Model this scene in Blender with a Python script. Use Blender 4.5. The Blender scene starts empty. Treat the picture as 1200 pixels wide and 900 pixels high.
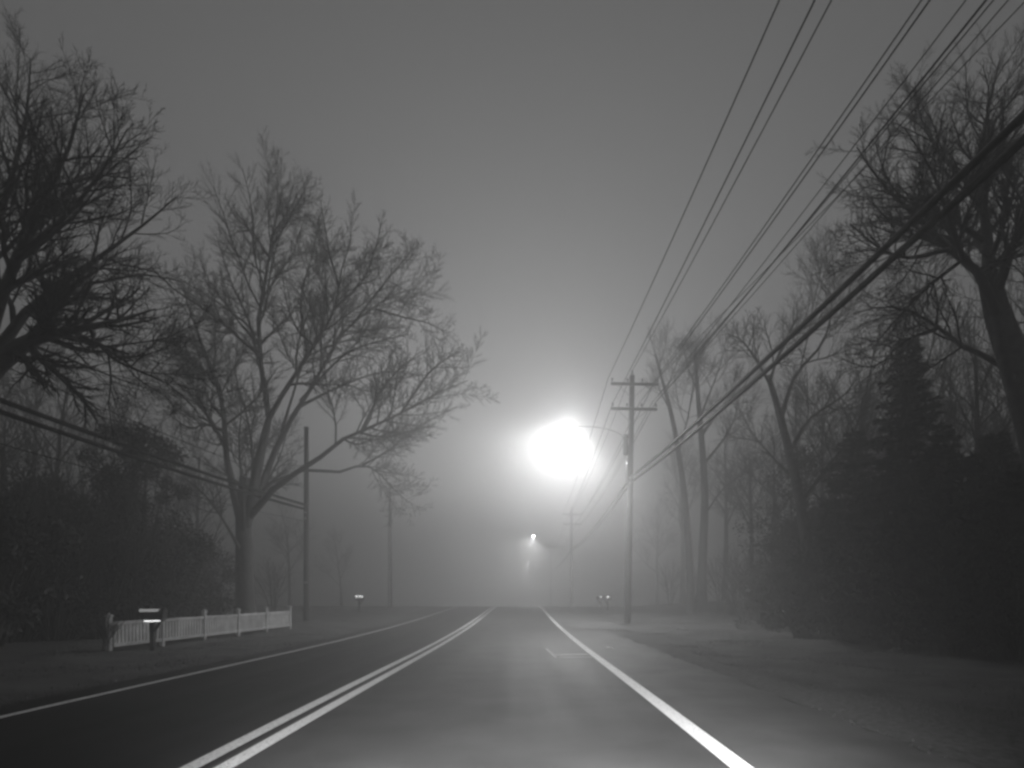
import bpy, math, random
import numpy as np
from math import radians as R, sin, cos, pi, sqrt
from mathutils import Vector, Matrix

scene = bpy.context.scene
col = scene.collection
CAMZ, F, X0, YH = 1.25, 750.0, 611.0, 700.0


def W(px, py, d):
    """a sight line of the photograph taken d metres ahead of the camera"""
    return Vector(((px - X0) / F * d, d, CAMZ + (YH - py) / F * d))


def sm(a, b, t):
    t = min(1.0, max(0.0, (t - a) / (b - a)))
    return t * t * (3 - 2 * t)


def road_h(y):
    """long profile of the road: flat, a small rise, a crest, then falling away"""
    return 0.42 * sm(24, 56, y) - 1.9 * sm(56, 120, y) - 1.2 * sm(110, 220, y) - 0.04 * sm(6, 18, y) * (1 - sm(18, 30, y))


def ground_h(x, y):
    h = road_h(y)
    out = max(0.0, max(x - 3.4, -6.1 - x))
    m = min(1.0, out / 1.2)
    b = 0.035 * sin(x * 1.7 + y * .9) + 0.03 * sin(x * .63 - y * 1.3 + 2) + 0.02 * sin(x * 3.1 + y * 2.3)
    bank = 0.5 * sm(6, 16, x - 3.4) if x > 0 else 0.12 * sm(3, 20, -6.1 - x)
    return h - 0.03 - 0.02 * m + m * b + bank


# ------------------------------------------------------------------ materials
def mat(name, base, var=0.35, scale=4.0, rough=0.8, bump=0.3, bscale=30.0, metal=0.0, spec=0.5, detail=6):
    m = bpy.data.materials.new(name)
    m.use_nodes = True
    nt = m.node_tree
    b = nt.nodes['Principled BSDF']
    tc = nt.nodes.new('ShaderNodeTexCoord')
    n = nt.nodes.new('ShaderNodeTexNoise')
    n.inputs['Scale'].default_value = scale
    n.inputs['Detail'].default_value = detail
    nt.links.new(tc.outputs['Object'], n.inputs['Vector'])
    r = nt.nodes.new('ShaderNodeValToRGB')
    lo, hi = base * (1 - var), base * (1 + var)
    r.color_ramp.elements[0].position = .3
    r.color_ramp.elements[1].position = .7
    r.color_ramp.elements[0].color = (lo, lo, lo, 1)
    r.color_ramp.elements[1].color = (hi, hi, hi, 1)
    nt.links.new(n.outputs['Fac'], r.inputs['Fac'])
    nt.links.new(r.outputs['Color'], b.inputs['Base Color'])
    b.inputs['Roughness'].default_value = rough
    b.inputs['Metallic'].default_value = metal
    b.inputs['Specular IOR Level'].default_value = spec
    if bump:
        n2 = nt.nodes.new('ShaderNodeTexNoise')
        n2.inputs['Scale'].default_value = bscale
        n2.inputs['Detail'].default_value = 4
        nt.links.new(tc.outputs['Object'], n2.inputs['Vector'])
        bp = nt.nodes.new('ShaderNodeBump')
        bp.inputs['Strength'].default_value = bump
        bp.inputs['Distance'].default_value = .02
        nt.links.new(n2.outputs['Fac'], bp.inputs['Height'])
        nt.links.new(bp.outputs['Normal'], b.inputs['Normal'])
    return m


def emit_mat(name, strength):
    m = bpy.data.materials.new(name)
    m.use_nodes = True
    b = m.node_tree.nodes['Principled BSDF']
    b.inputs['Base Color'].default_value = (.8, .8, .8, 1)
    b.inputs['Emission Color'].default_value = (1, 1, 1, 1)
    b.inputs['Emission Strength'].default_value = strength
    m.cycles.emission_sampling = 'NONE'
    return m


def asphalt_mat(name='asphalt', base=.06):
    m = mat(name, base, .3, 1.2, .55, .5, 90.0)
    nt = m.node_tree
    b = nt.nodes['Principled BSDF']
    b.inputs['Specular IOR Level'].default_value = .17
    tc = nt.nodes['Texture Coordinate']
    # coarse aggregate speckle and long streaks of wear along the wheel paths
    sp = nt.nodes.new('ShaderNodeTexNoise'); sp.inputs['Scale'].default_value = 160; sp.inputs['Detail'].default_value = 2
    nt.links.new(tc.outputs['Object'], sp.inputs['Vector'])
    mp = nt.nodes.new('ShaderNodeMapping'); mp.inputs['Scale'].default_value = (2.2, .05, 1)
    nt.links.new(tc.outputs['Object'], mp.inputs['Vector'])
    st = nt.nodes.new('ShaderNodeTexNoise'); st.inputs['Scale'].default_value = 1.0; st.inputs['Detail'].default_value = 5
    nt.links.new(mp.outputs['Vector'], st.inputs['Vector'])
    base = nt.nodes['Color Ramp']
    m1 = nt.nodes.new('ShaderNodeMix'); m1.data_type = 'RGBA'; m1.blend_type = 'OVERLAY'
    m1.inputs['Factor'].default_value = .55
    nt.links.new(base.outputs['Color'], m1.inputs['A']); nt.links.new(sp.outputs['Fac'], m1.inputs['B'])
    m2 = nt.nodes.new('ShaderNodeMix'); m2.data_type = 'RGBA'; m2.blend_type = 'OVERLAY'
    m2.inputs['Factor'].default_value = .32
    nt.links.new(m1.outputs['Result'], m2.inputs['A']); nt.links.new(st.outputs['Fac'], m2.inputs['B'])
    nt.links.new(m2.outputs['Result'], b.inputs['Base Color'])
    rr = nt.nodes.new('ShaderNodeMapRange')
    rr.inputs['To Min'].default_value = .42; rr.inputs['To Max'].default_value = .68
    nt.links.new(st.outputs['Fac'], rr.inputs['Value']); nt.links.new(rr.outputs['Result'], b.inputs['Roughness'])
    return m


def paint_mat():
    m = mat('road_paint', .74, .1, 3.0, .5, .25, 80)
    nt = m.node_tree
    b = nt.nodes['Principled BSDF']; tc = nt.nodes['Texture Coordinate']; base = nt.nodes['Color Ramp']
    n = nt.nodes.new('ShaderNodeTexNoise'); n.inputs['Scale'].default_value = 34; n.inputs['Detail'].default_value = 8
    nt.links.new(tc.outputs['Object'], n.inputs['Vector'])
    r = nt.nodes.new('ShaderNodeValToRGB')
    r.color_ramp.elements[0].position = .36; r.color_ramp.elements[1].position = .47
    r.color_ramp.elements[0].color = (.3, .3, .3, 1)
    nt.links.new(n.outputs['Fac'], r.inputs['Fac'])
    mx = nt.nodes.new('ShaderNodeMix'); mx.data_type = 'RGBA'; mx.blend_type = 'MULTIPLY'; mx.inputs['Factor'].default_value = 1
    nt.links.new(base.outputs['Color'], mx.inputs['A']); nt.links.new(r.outputs['Color'], mx.inputs['B'])
    nt.links.new(mx.outputs['Result'], b.inputs['Base Color'])
    b.inputs['Sheen Weight'].default_value = .5
    b.inputs['Sheen Roughness'].default_value = .4
    return m


M = dict(
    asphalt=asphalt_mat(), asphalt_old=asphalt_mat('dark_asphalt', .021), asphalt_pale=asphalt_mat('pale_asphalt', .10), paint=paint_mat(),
    thin_paint=mat('worn_paint', .42, .5, 12, .6, .2, 60),
    gravel=mat('loose_gravel', .085, .6, 14, .95, .9, 45, detail=8),
    patch=mat('pale_apron', .10, .35, 2.0, .85, .5, 40),
    soil=mat('winter_grass_soil', .07, .55, 1.1, .95, .8, 14, detail=9),
    grass=mat('dry_grass', .055, .5, 2.0, .9, 0),
    dead_leaf=mat('dead_leaf', .035, .6, 9, .85, 0),
    bark=mat('bark', .075, .45, 6, .9, .8, 25),
    twig=mat('twig_bark', .06, .4, 3, .9, 0),
    needle=mat('evergreen_needles', .04, .5, 2, .75, 0),
    leaf=mat('evergreen_leaves', .04, .5, 3, .6, 0),
    pole=mat('weathered_pole_wood', .03, .4, 8, .85, .5, 30),
    metal=mat('galvanised_metal', .42, .15, 6, .38, 0, metal=.9),
    lamp_paint=mat('grey_lamp_paint', .4, .1, 6, .9, 0, spec=.1),
    dim_reflector=mat('worn_reflective_sheeting', .55, .15, 20, .36, 0, metal=1.0),
    glass=mat('insulator_glaze', .12, .1, 6, .25, 0),
    cable=mat('cable_sheath', .02, .2, 6, .45, 0, spec=.3),
    wire=mat('wire_sheath', .02, .2, 6, .9, 0, spec=.1),
    white=mat('white_fence_paint', .56, .3, 3, .55, .15, 60),
    black=mat('mailbox_enamel', .02, .3, 6, .45, .05, 40),
    reflector=mat('reflective_sheeting', .9, .03, 20, .22, 0, metal=1.0),
    paper=mat('white_paper', .75, .08, 20, .8, .2, 30),
    lens=emit_mat('lamp_lens', 60.0),
    lens_far=emit_mat('lamp_lens_far', 45.0),
)


# ------------------------------------------------------------------ mesh helpers
def raw_mesh(name, verts, faces, smooth=False, loops=None):
    me = bpy.data.meshes.new(name)
    me.from_pydata(verts, [], faces)
    if smooth:
        me.polygons.foreach_set('use_smooth', [True] * len(me.polygons))
    me.update()
    return me


def np_mesh(name, V, Fc, smooth=False):
    """V (n,3) float, Fc list of integer arrays (m,k)"""
    me = bpy.data.meshes.new(name)
    me.vertices.add(len(V))
    me.vertices.foreach_set('co', np.ascontiguousarray(V, dtype=np.float32).ravel())
    nl = sum(f.size for f in Fc)
    npol = sum(len(f) for f in Fc)
    me.loops.add(nl)
    me.polygons.add(npol)
    me.loops.foreach_set('vertex_index', np.concatenate([f.ravel() for f in Fc]).astype(np.int32))
    starts, s = [], 0
    for f in Fc:
        starts.append(np.arange(len(f)) * f.shape[1] + s)
        s += f.size
    me.polygons.foreach_set('loop_start', np.concatenate(starts).astype(np.int32))
    if smooth:
        me.polygons.foreach_set('use_smooth', np.ones(npol, dtype=bool))
    me.update(calc_edges=True)
    return me


def link(name, me, m, parent=None, loc=None):
    o = bpy.data.objects.new(name, me)
    if m is not None:
        me.materials.append(m)
    col.objects.link(o)
    if parent is not None:
        o.parent = parent
    if loc is not None:
        o.location = loc
    return o


def tag(o, label=None, cat=None, group=None, kind=None):
    if label: o['label'] = label
    if cat: o['category'] = cat
    if group: o['group'] = group
    if kind: o['kind'] = kind
    return o


def empty(name, loc, rz=0.0):
    o = bpy.data.objects.new(name, None)
    o.empty_display_size = .3
    col.objects.link(o)
    o.location = loc
    o.rotation_euler = (0, 0, rz)
    return o


def copy_tree(o, parent=None):
    c = o.copy()
    col.objects.link(c)
    if parent is not None:
        c.parent = parent
    for ch in list(o.children):
        copy_tree(ch, c)
    return c


class MB:
    """collects shapes into ONE mesh"""
    def __init__(s):
        s.v, s.f = [], []

    def add(s, v, f):
        n = len(s.v)
        s.v += [tuple(p) for p in v]
        s.f += [[i + n for i in q] for q in f]
        return s

    def box(s, c, size, rot=None, bev=0.0):
        x, y, z = [k / 2 for k in size]
        b = min(bev, x * .45, y * .45, z * .45)
        if b <= 0:
            vs = [(i * x, j * y, k * z) for k in (-1, 1) for j in (-1, 1) for i in (-1, 1)]
            fs = [(0, 2, 3, 1), (4, 5, 7, 6), (0, 1, 5, 4), (2, 6, 7, 3), (0, 4, 6, 2), (1, 3, 7, 5)]
        else:   # octagonal prism along z with chamfered ends
            vs = []
            for zz, k in ((-z, b), (-z + b, 0), (z - b, 0), (z, b)):
                xx, yy = x - k, y - k
                q = b
                vs += [(xx, yy - q, zz), (xx - q, yy, zz), (-xx + q, yy, zz), (-xx, yy - q, zz),
                       (-xx, -yy + q, zz), (-xx + q, -yy, zz), (xx - q, -yy, zz), (xx, -yy + q, zz)]
            fs = [tuple(range(7, -1, -1)), tuple(range(24, 32))]
            for r in range(3):
                for i in range(8):
                    j = (i + 1) % 8
                    fs.append((r * 8 + i, r * 8 + j, r * 8 + 8 + j, r * 8 + 8 + i))
        mt = rot or Matrix.Identity(3)
        c = Vector(c)
        return s.add([c + mt @ Vector(p) for p in vs], fs)

    def tube(s, pts, rad, n=8, cap=True):
        pts = [Vector(p) for p in pts]
        if not hasattr(rad, '__len__'):
            rad = [rad] * len(pts)
        vs, fs = [], []
        u = None
        for i, p in enumerate(pts):
            t = (pts[min(i + 1, len(pts) - 1)] - pts[max(i - 1, 0)]).normalized()
            if u is None:
                u = t.cross(Vector((0, 0, 1)) if abs(t.z) < .9 else Vector((1, 0, 0))).normalized()
            else:
                u = (u - t * u.dot(t)).normalized()
            w = t.cross(u)
            for k in range(n):
                a = 2 * pi * k / n
                vs.append(p + (u * cos(a) + w * sin(a)) * rad[i])
        for i in range(len(pts) - 1):
            for k in range(n):
                j = (k + 1) % n
                fs.append((i * n + k, i * n + j, i * n + n + j, i * n + n + k))
        if cap:
            fs.append(tuple(range(n - 1, -1, -1)))
            fs.append(tuple(range((len(pts) - 1) * n, len(pts) * n)))
        return s.add(vs, fs)

    def ellipsoid(s, c, r, rot=None, nu=14, nv=8, zmin=-1.0, zmax=1.0):
        vs, fs = [], []
        for j in range(nv + 1):
            z = zmin + (zmax - zmin) * j / nv
            z = sin(pi / 2 * z) if zmin == -1 and zmax == 1 else z
            q = sqrt(max(1e-5, 1 - z * z))
            for i in range(nu):
                a = 2 * pi * i / nu
                vs.append((r[0] * q * cos(a), r[1] * q * sin(a), r[2] * z))
        for j in range(nv):
            for i in range(nu):
                k = (i + 1) % nu
                fs.append((j * nu + i, j * nu + k, j * nu + nu + k, j * nu + nu + i))
        fs.append(tuple(range(nu - 1, -1, -1)))
        fs.append(tuple(range(nv * nu, nv * nu + nu)))
        mt = rot or Matrix.Identity(3)
        c = Vector(c)
        return s.add([c + mt @ Vector(p) for p in vs], fs)

    def build(s, name, m, parent=None, smooth=False, loc=None):
        return link(name, raw_mesh(name, s.v, s.f, smooth), m, parent, loc)


def tubes_arrays(groups):
    """groups: list of (pts list, radii list, sides).  All tubes into one vertex/face set, batched with numpy"""
    by = {}
    for pts, rad, ns in groups:
        by.setdefault((len(pts), ns), []).append((pts, rad))
    Vs, Fs, off = [], [], 0
    for (n, ns), L in by.items():
        P = np.array([a for a, _ in L], dtype=np.float64)
        Rr = np.array([b for _, b in L], dtype=np.float64)
        B = len(L)
        T = np.empty_like(P)
        T[:, 1:-1] = P[:, 2:] - P[:, :-2]
        T[:, 0] = P[:, 1] - P[:, 0]
        T[:, -1] = P[:, -1] - P[:, -2]
        T /= np.linalg.norm(T, axis=2, keepdims=True) + 1e-9
        ax = np.where(np.abs(T[:, :1, 2:3]) < .8, np.array([[[0, 0, 1.0]]]), np.array([[[1.0, 0, 0]]]))
        U = np.cross(T, np.broadcast_to(ax, T.shape))
        U /= np.linalg.norm(U, axis=2, keepdims=True) + 1e-9
        Wv = np.cross(T, U)
        a = np.arange(ns) * 2 * pi / ns
        ring = P[:, :, None, :] + Rr[:, :, None, None] * (U[:, :, None, :] * np.cos(a)[None, None, :, None] + Wv[:, :, None, :] * np.sin(a)[None, None, :, None])
        Vs.append(ring.reshape(-1, 3))
        i = np.arange(n - 1)[:, None] * ns
        k = np.arange(ns)[None, :]
        j = (k + 1) % ns
        q = np.stack([i + k, i + j, i + ns + j, i + ns + k], axis=-1).reshape(-1, 4)
        q = (q[None] + (np.arange(B) * n * ns)[:, None, None]).reshape(-1, 4) + off
        Fs.append(q)
        off += B * n * ns
    return np.concatenate(Vs), Fs


def tube_obj(name, groups, m, parent=None, smooth=True):
    V, Fc = tubes_arrays(groups)
    return link(name, np_mesh(name, V, Fc, smooth), m, parent)


# ------------------------------------------------------------------ ground, road, markings
def strip(name, x0, x1, y0, y1, dz, m, kind='structure', step=1.5, nx=1, wob=0.0, seed=0):
    rng = random.Random(seed)
    vs, fs = [], []
    n = max(2, int((y1 - y0) / step))
    for i in range(n + 1):
        y = y0 + (y1 - y0) * i / n
        w0 = 0 if name == 'shoulder' else wob * (rng.random() - .5); w1 = wob * (rng.random() - .5)
        for k in range(nx + 1):
            t = k / nx
            vs.append((x0 + w0 + (x1 + w1 - x0 - w0) * t, y, road_h(y) + dz))
    for i in range(n):
        for k in range(nx):
            a = i * (nx + 1) + k
            fs.append((a, a + 1, a + nx + 2, a + nx + 1))
    o = link(name, raw_mesh(name, vs, fs), m)
    o['kind'] = kind
    return o


def build_ground():
    xs = sorted(set([-150, -110, -80, -60, -50, -42] + [-36 + i * 1.5 for i in range(19)] + [-9 + i * .45 for i in range(7)] +
                    [-6.1, -4, -2, 0, 2, 3.4] + [3.6 + i * .35 for i in range(20)] + [10.6 + i * 1.4 for i in range(20)] + [45, 60, 80, 110, 150]))
    ys = sorted(set([-40, -20, -10] + [-4 + .45 * i for i in range(76)] + [30.2 + 1.2 * i for i in range(50)] + [95, 105, 120, 140, 165, 195, 230, 280, 340]))
    vs = [(x, y, ground_h(x, y)) for y in ys for x in xs]
    nx = len(xs)
    fs = [(j * nx + i, j * nx + i + 1, j * nx + nx + i + 1, j * nx + nx + i) for j in range(len(ys) - 1) for i in range(nx - 1)]
    o = link('ground', raw_mesh('ground', vs, fs, True), M['soil'])
    o['kind'] = 'structure'


build_ground()
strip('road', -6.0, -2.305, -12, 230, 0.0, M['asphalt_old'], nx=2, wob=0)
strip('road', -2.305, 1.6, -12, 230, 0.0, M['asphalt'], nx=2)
strip('shoulder', 1.6, 3.3, -12, 230, 0.0, M['asphalt_pale'], nx=2, step=.4, wob=.16, seed=9)
for a, b in ((-2.50, -2.36), (-2.25, -2.11)):
    strip('road_marking', a, b, -12, 225, .004, M['paint'])
strip('road_marking', 1.53, 1.70, -12, 225, .004, M['paint'])
strip('road_marking', -5.48, -5.37, -12, 225, .004, M['paint'])

# survey mark sprayed on the lane: two cross strokes, an end tick and a slanting stroke
sv = MB()


def stroke(mb, a, b, w, z):
    a, b = Vector((a[0], a[1], 0)), Vector((b[0], b[1], 0))
    t = (b - a).normalized()
    s_ = Vector((-t.y, t.x, 0)) * w / 2
    ps = [a - s_, b - s_, b + s_, a + s_]
    mb.add([(p.x, p.y, road_h(p.y) + z) for p in ps], [(0, 1, 2, 3)])


stroke(sv, (.75, 14.25), (1.49, 14.40), .28, .004)
stroke(sv, (.80, 13.6), (1.49, 13.65), .16, .004)
stroke(sv, (.62, 16.0), (.73, 13.5), .06, .008)
o = sv.build('road_marking', M['thin_paint']); o['kind'] = 'structure'

# loose gravel between the shoulder and the grass
rg = random.Random(12)
vs, fs = [], []
wv = 0
for i in range(150):
    y = 1 + i * .3
    wv += rg.uniform(-.12, .12); wv *= .9
    xo = 4.55 + .35 * sin(y * .35) + wv
    for x in (3.28, 3.28 + (xo - 3.28) * .5, xo):
        vs.append((x, y, ground_h(x, y) + (.024 if x == 3.28 else .035 if x < xo else .004)))
fs = [(3 * i + k, 3 * i + k + 1, 3 * i + k + 4, 3 * i + k + 3) for i in range(149) for k in (0, 1)]
o = link('gravel_verge', raw_mesh('gravel_verge', vs, fs, True), M['gravel']); o['kind'] = 'structure'

# driveway apron opening off the right shoulder
vs, fs = [], []
for i in range(9):
    t = i / 8
    y0 = 24.6 + .9 * sin(t * 2) - .8 * t; y1 = 30.5 + .6 * t
    x = 1.95 + 2.3 * t
    for y in (y0, y1):
        vs.append((x, y, max(road_h(y), ground_h(x, y) if x > 3.3 else -9) + .012))
fs = [(2 * i, 2 * i + 2, 2 * i + 3, 2 * i + 1) for i in range(8)]
o = link('driveway', raw_mesh('driveway', vs, fs), M['patch']); o['kind'] = 'structure'


# grass on the verges
def grass(seed, n):
    rng = np.random.default_rng(seed)
    P = []
    while len(P) < n:
        side = rng.random() < .6
        y = 3 + 40 * rng.random() ** 1.6
        if side:
            x = 3.9 + 9 * rng.random() ** 1.4
        else:
            x = -6.0 - 9 * rng.random() ** 1.3
        if x > 0 and 24 < y < 31.5 and x < 4.3:
            continue
        if sin(x * 2.1 + 1.3 * sin(y * .8)) + sin(y * 1.1 - x) + rng.normal() * .7 < -.4:
            continue
        P.append((x, y))
    P = np.array(P)
    z = np.array([ground_h(x, y) for x, y in P])
    base = np.column_stack([P, z])
    h = rng.uniform(.02, .075, n) * (1 + .6 * (rng.random(n) < .1))
    a = rng.uniform(0, 2 * pi, n)
    w = rng.uniform(.002, .006, n)
    d = np.column_stack([np.cos(a), np.sin(a), np.zeros(n)])
    lean = np.column_stack([rng.normal(0, .5, n), rng.normal(0, .5, n), np.ones(n)])
    tip = base + lean * h[:, None]
    V = np.stack([base - d * w[:, None], base + d * w[:, None], tip], axis=1).reshape(-1, 3)
    Fc = np.arange(n * 3).reshape(-1, 3)
    o = link('grass', np_mesh('grass', V, [Fc]), M['grass'])
    tag(o, 'short dry winter grass growing along both road verges', 'grass', kind='stuff')


grass(5, 60000)


def leaf_litter(seed, n):
    rng = np.random.default_rng(seed)
    P = []
    while len(P) < n:
        y = 3 + 42 * rng.random() ** 1.7
        if rng.random() < .65:
            x = 3.22 + abs(rng.normal(0, .45)) + (2.5 * rng.random() if rng.random() < .3 else 0)
        else:
            x = -5.9 - abs(rng.normal(0, .5)) - (2.5 * rng.random() if rng.random() < .3 else 0)
        if rng.random() < .006:
            x = rng.uniform(1.9, 3.2)
        if sin(y * 1.7 + x) + sin(y * .63) + rng.normal() * .6 < -.5:
            continue
        P.append((x, y, (road_h(y) + .008 if -6.0 < x < 3.3 else ground_h(x, y) + .012)))
    C = np.array(P)
    D = np.column_stack([rng.normal(size=n), rng.normal(size=n), rng.uniform(0, .5, n)])
    V, Fq = blades(rng, C, D, rng.uniform(.015, .045, n), rng.uniform(.01, .024, n))
    o = link('fallen_leaves', np_mesh('fallen_leaves', V, [Fq]), M['dead_leaf'])
    tag(o, 'dead leaves scattered along both edges of the pavement', 'leaves', kind='stuff')


# ------------------------------------------------------------------ bare trees
def vnorm(v):
    l = sqrt(v[0] * v[0] + v[1] * v[1] + v[2] * v[2]) or 1
    return (v[0] / l, v[1] / l, v[2] / l)


def vcross(a, b):
    return (a[1] * b[2] - a[2] * b[1], a[2] * b[0] - a[0] * b[2], a[0] * b[1] - a[1] * b[0])


def spread_dir(d, ang, az):
    r = vnorm(vcross(d, (0, 0, 1) if abs(d[2]) < .9 else (1, 0, 0)))
    w = vcross(d, r)
    c, s, ca, sa = cos(ang), sin(ang), cos(az), sin(az)
    return vnorm(tuple(d[i] * c + (r[i] * ca + w[i] * sa) * s for i in range(3)))


class Grower:
    def __init__(s, seed, counts=(12, 8, 6), trop=.10, wander=.22, rmin=.007, ang=(28, 58), ratio=(.34, .6), levels=3, lref=(2.2, .9)):
        s.lref = lref
        s.rng = random.Random(seed)
        s.counts, s.trop, s.wander, s.rmin, s.ang, s.ratio, s.levels = counts, trop, wander, rmin, ang, ratio, levels
        s.out = []

    def sides(s, r):
        return 8 if r > .12 else 6 if r > .05 else 4 if r > .02 else 3

    def kids(s, pts, rad, L, lvl, t0=.2):
        """side branches along a polyline"""
        if lvl > s.levels:
            return
        rng = s.rng
        n = s.counts[min(lvl - 1, len(s.counts) - 1)] * rng.uniform(.8, 1.25)
        if lvl > 1:
            n *= min(1.5, L / s.lref[min(lvl - 2, len(s.lref) - 1)])
        n = max(1, int(n + .5))
        az = rng.uniform(0, 6.28)
        m = len(pts) - 1
        for k in range(n):
            t = t0 + (1 - t0) * (k + rng.random()) / n
            i = min(m - 1, int(t * m))
            u = t * m - i
            p = tuple(pts[i][q] * (1 - u) + pts[i + 1][q] * u for q in range(3))
            d = vnorm(tuple(pts[i + 1][q] - pts[i][q] for q in range(3)))
            r = rad[i] * (1 - u) + rad[i + 1] * u
            az += 2.4 + rng.uniform(-.6, .6)
            cd = spread_dir(d, R(rng.uniform(*s.ang) * (1, .85, .72)[min(lvl, 3) - 1]), az)
            cl = L * rng.uniform(*s.ratio) * (1.15 - (.78 if lvl == 1 else .6) * t)
            s.branch(p, cd, cl, max(s.rmin, r * rng.uniform(.45, .68)), lvl)

    def branch(s, p, d, L, r0, lvl):
        rng = s.rng
        n = 5 if lvl <= 1 else 4 if lvl == 2 else 3
        pts, rad = [p], [r0]
        st = L / n
        r1 = max(s.rmin * .55, r0 * .3)
        wd = s.wander * (1, .75, .5)[min(lvl, 3) - 1]
        for k in range(n):
            d = vnorm((d[0] + rng.uniform(-wd, wd), d[1] + rng.uniform(-wd, wd), d[2] + rng.uniform(-wd, wd) * .8 + s.trop))
            p = (p[0] + d[0] * st, p[1] + d[1] * st, p[2] + d[2] * st)
            pts.append(p)
            rad.append(r0 + (r1 - r0) * (k + 1) / n)
        s.out.append((pts, rad, s.sides(r0)))
        s.kids(pts, rad, L, lvl + 1)

    def limb(s, pts, r0, r1, t0=.25, lvl=1):
        """a main limb through given points, smoothed, with side branches"""
        P = resample(pts, 9)
        n = len(P)
        rad = [r0 + (r1 - r0) * (i / (n - 1)) ** .6 for i in range(n)]
        s.out.append((P, rad, s.sides(r0)))
        L = sum(sqrt(sum((P[i + 1][q] - P[i][q]) ** 2 for q in range(3))) for i in range(n - 1))
        s.kids(P, rad, L, lvl, t0)


def resample(pts, n):
    """Catmull-Rom through points, n+1 samples"""
    pts = [tuple(p) for p in pts]
    if len(pts) == 2:
        return [tuple(pts[0][q] + (pts[1][q] - pts[0][q]) * i / n for q in range(3)) for i in range(n + 1)]
    e = [tuple(2 * pts[0][q] - pts[1][q] for q in range(3))] + pts + [tuple(2 * pts[-1][q] - pts[-2][q] for q in range(3))]
    m = len(pts) - 1
    out = []
    for i in range(n + 1):
        t = m * i / n
        k = min(m - 1, int(t)); u = t - k
        a, b, c, d = e[k], e[k + 1], e[k + 2], e[k + 3]
        out.append(tuple(.5 * (2 * b[q] + (c[q] - a[q]) * u + (2 * a[q] - 5 * b[q] + 4 * c[q] - d[q]) * u * u + (3 * b[q] - a[q] - 3 * c[q] + d[q]) * u ** 3) for q in range(3)))
    return out


def finish_tree(name, base, trunks, grower, rz=0):
    """trunks: list of (pts, radii) in local space; grower.out in local space"""
    root = empty(name, base, rz)
    tube_obj('trunk', [(p, r, 10) for p, r in trunks], M['bark'], root)
    tube_obj('crown', grower.out, M['twig'], root)
    return root


def guided_tree(name, base_px, base_d, trunk, limbs, seed, rt=(.42, .3), flare=1.5, lw=1.0, **kw):
    """trunk / limbs: lists of (px, py, depth offset)"""
    b = W(base_px[0], base_px[1], base_d)
    b.z = ground_h(b.x, b.y) - .05
    def loc(q):
        w = W(q[0], q[1], base_d + q[2]); return tuple(w - b)
    g = Grower(seed, **kw)
    tp = [(0, 0, 0)] + [loc(q) for q in trunk]
    P = resample(tp, 14)
    rad = [rt[0] + (rt[1] - rt[0]) * i / 14 for i in range(15)]
    rad[0] *= flare; rad[1] *= 1 + (flare - 1) * .3
    for L in limbs:
        g.limb([loc(q) for q in L['p']], L['r'][0] * lw, L['r'][1] * lw, L.get('t0', .25), L.get('lvl', 1))
    return finish_tree(name, b, [(P, rad)], g)


def procedural_tree(name, loc, height, seed, r=.22, nl=11, fork=.35, spread=(30, 60), lean=(0, 0), crown=.5, **kw):
    g = Grower(seed, **kw)
    rng = g.rng
    pts, rad = [], []
    n = 12
    for i in range(n + 1):
        t = i / n
        pts.append((lean[0] * t * t + .18 * sin(t * 5 + seed) * t, lean[1] * t * t + .18 * cos(t * 4 + seed) * t, height * .92 * t))
        rad.append(r * (1 - t) ** .75 + .012)
    rad[0] *= 1.5; rad[1] *= 1.12
    az = rng.uniform(0, 6)
    for k in range(nl):
        t = fork + (1 - fork) * (k / nl) ** .85
        i = min(n - 1, int(t * n)); u = t * n - i
        p = tuple(pts[i][q] * (1 - u) + pts[i + 1][q] * u for q in range(3))
        rr = rad[i] * (1 - u) + rad[i + 1] * u
        az += 2.4 + rng.uniform(-.4, .4)
        el = R(rng.uniform(*spread)) * (1 - .35 * t)
        d = (cos(az) * sin(el), sin(az) * sin(el), cos(el))
        L = height * crown * rng.uniform(.7, 1.05) * (1.12 - .75 * t)
        q, lp = p, [p]
        dd = d
        for s_ in range(4):
            dd = vnorm((dd[0] + rng.uniform(-.18, .18), dd[1] + rng.uniform(-.18, .18), dd[2] + rng.uniform(-.1, .2)))
            q = tuple(q[j] + dd[j] * L / 4 for j in range(3)); lp.append(q)
        g.limb(lp, rr * rng.uniform(.5, .75), .015, .2)
    return finish_tree(name, loc, [(pts, rad)], g)


T1 = 'bare_tree'
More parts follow.
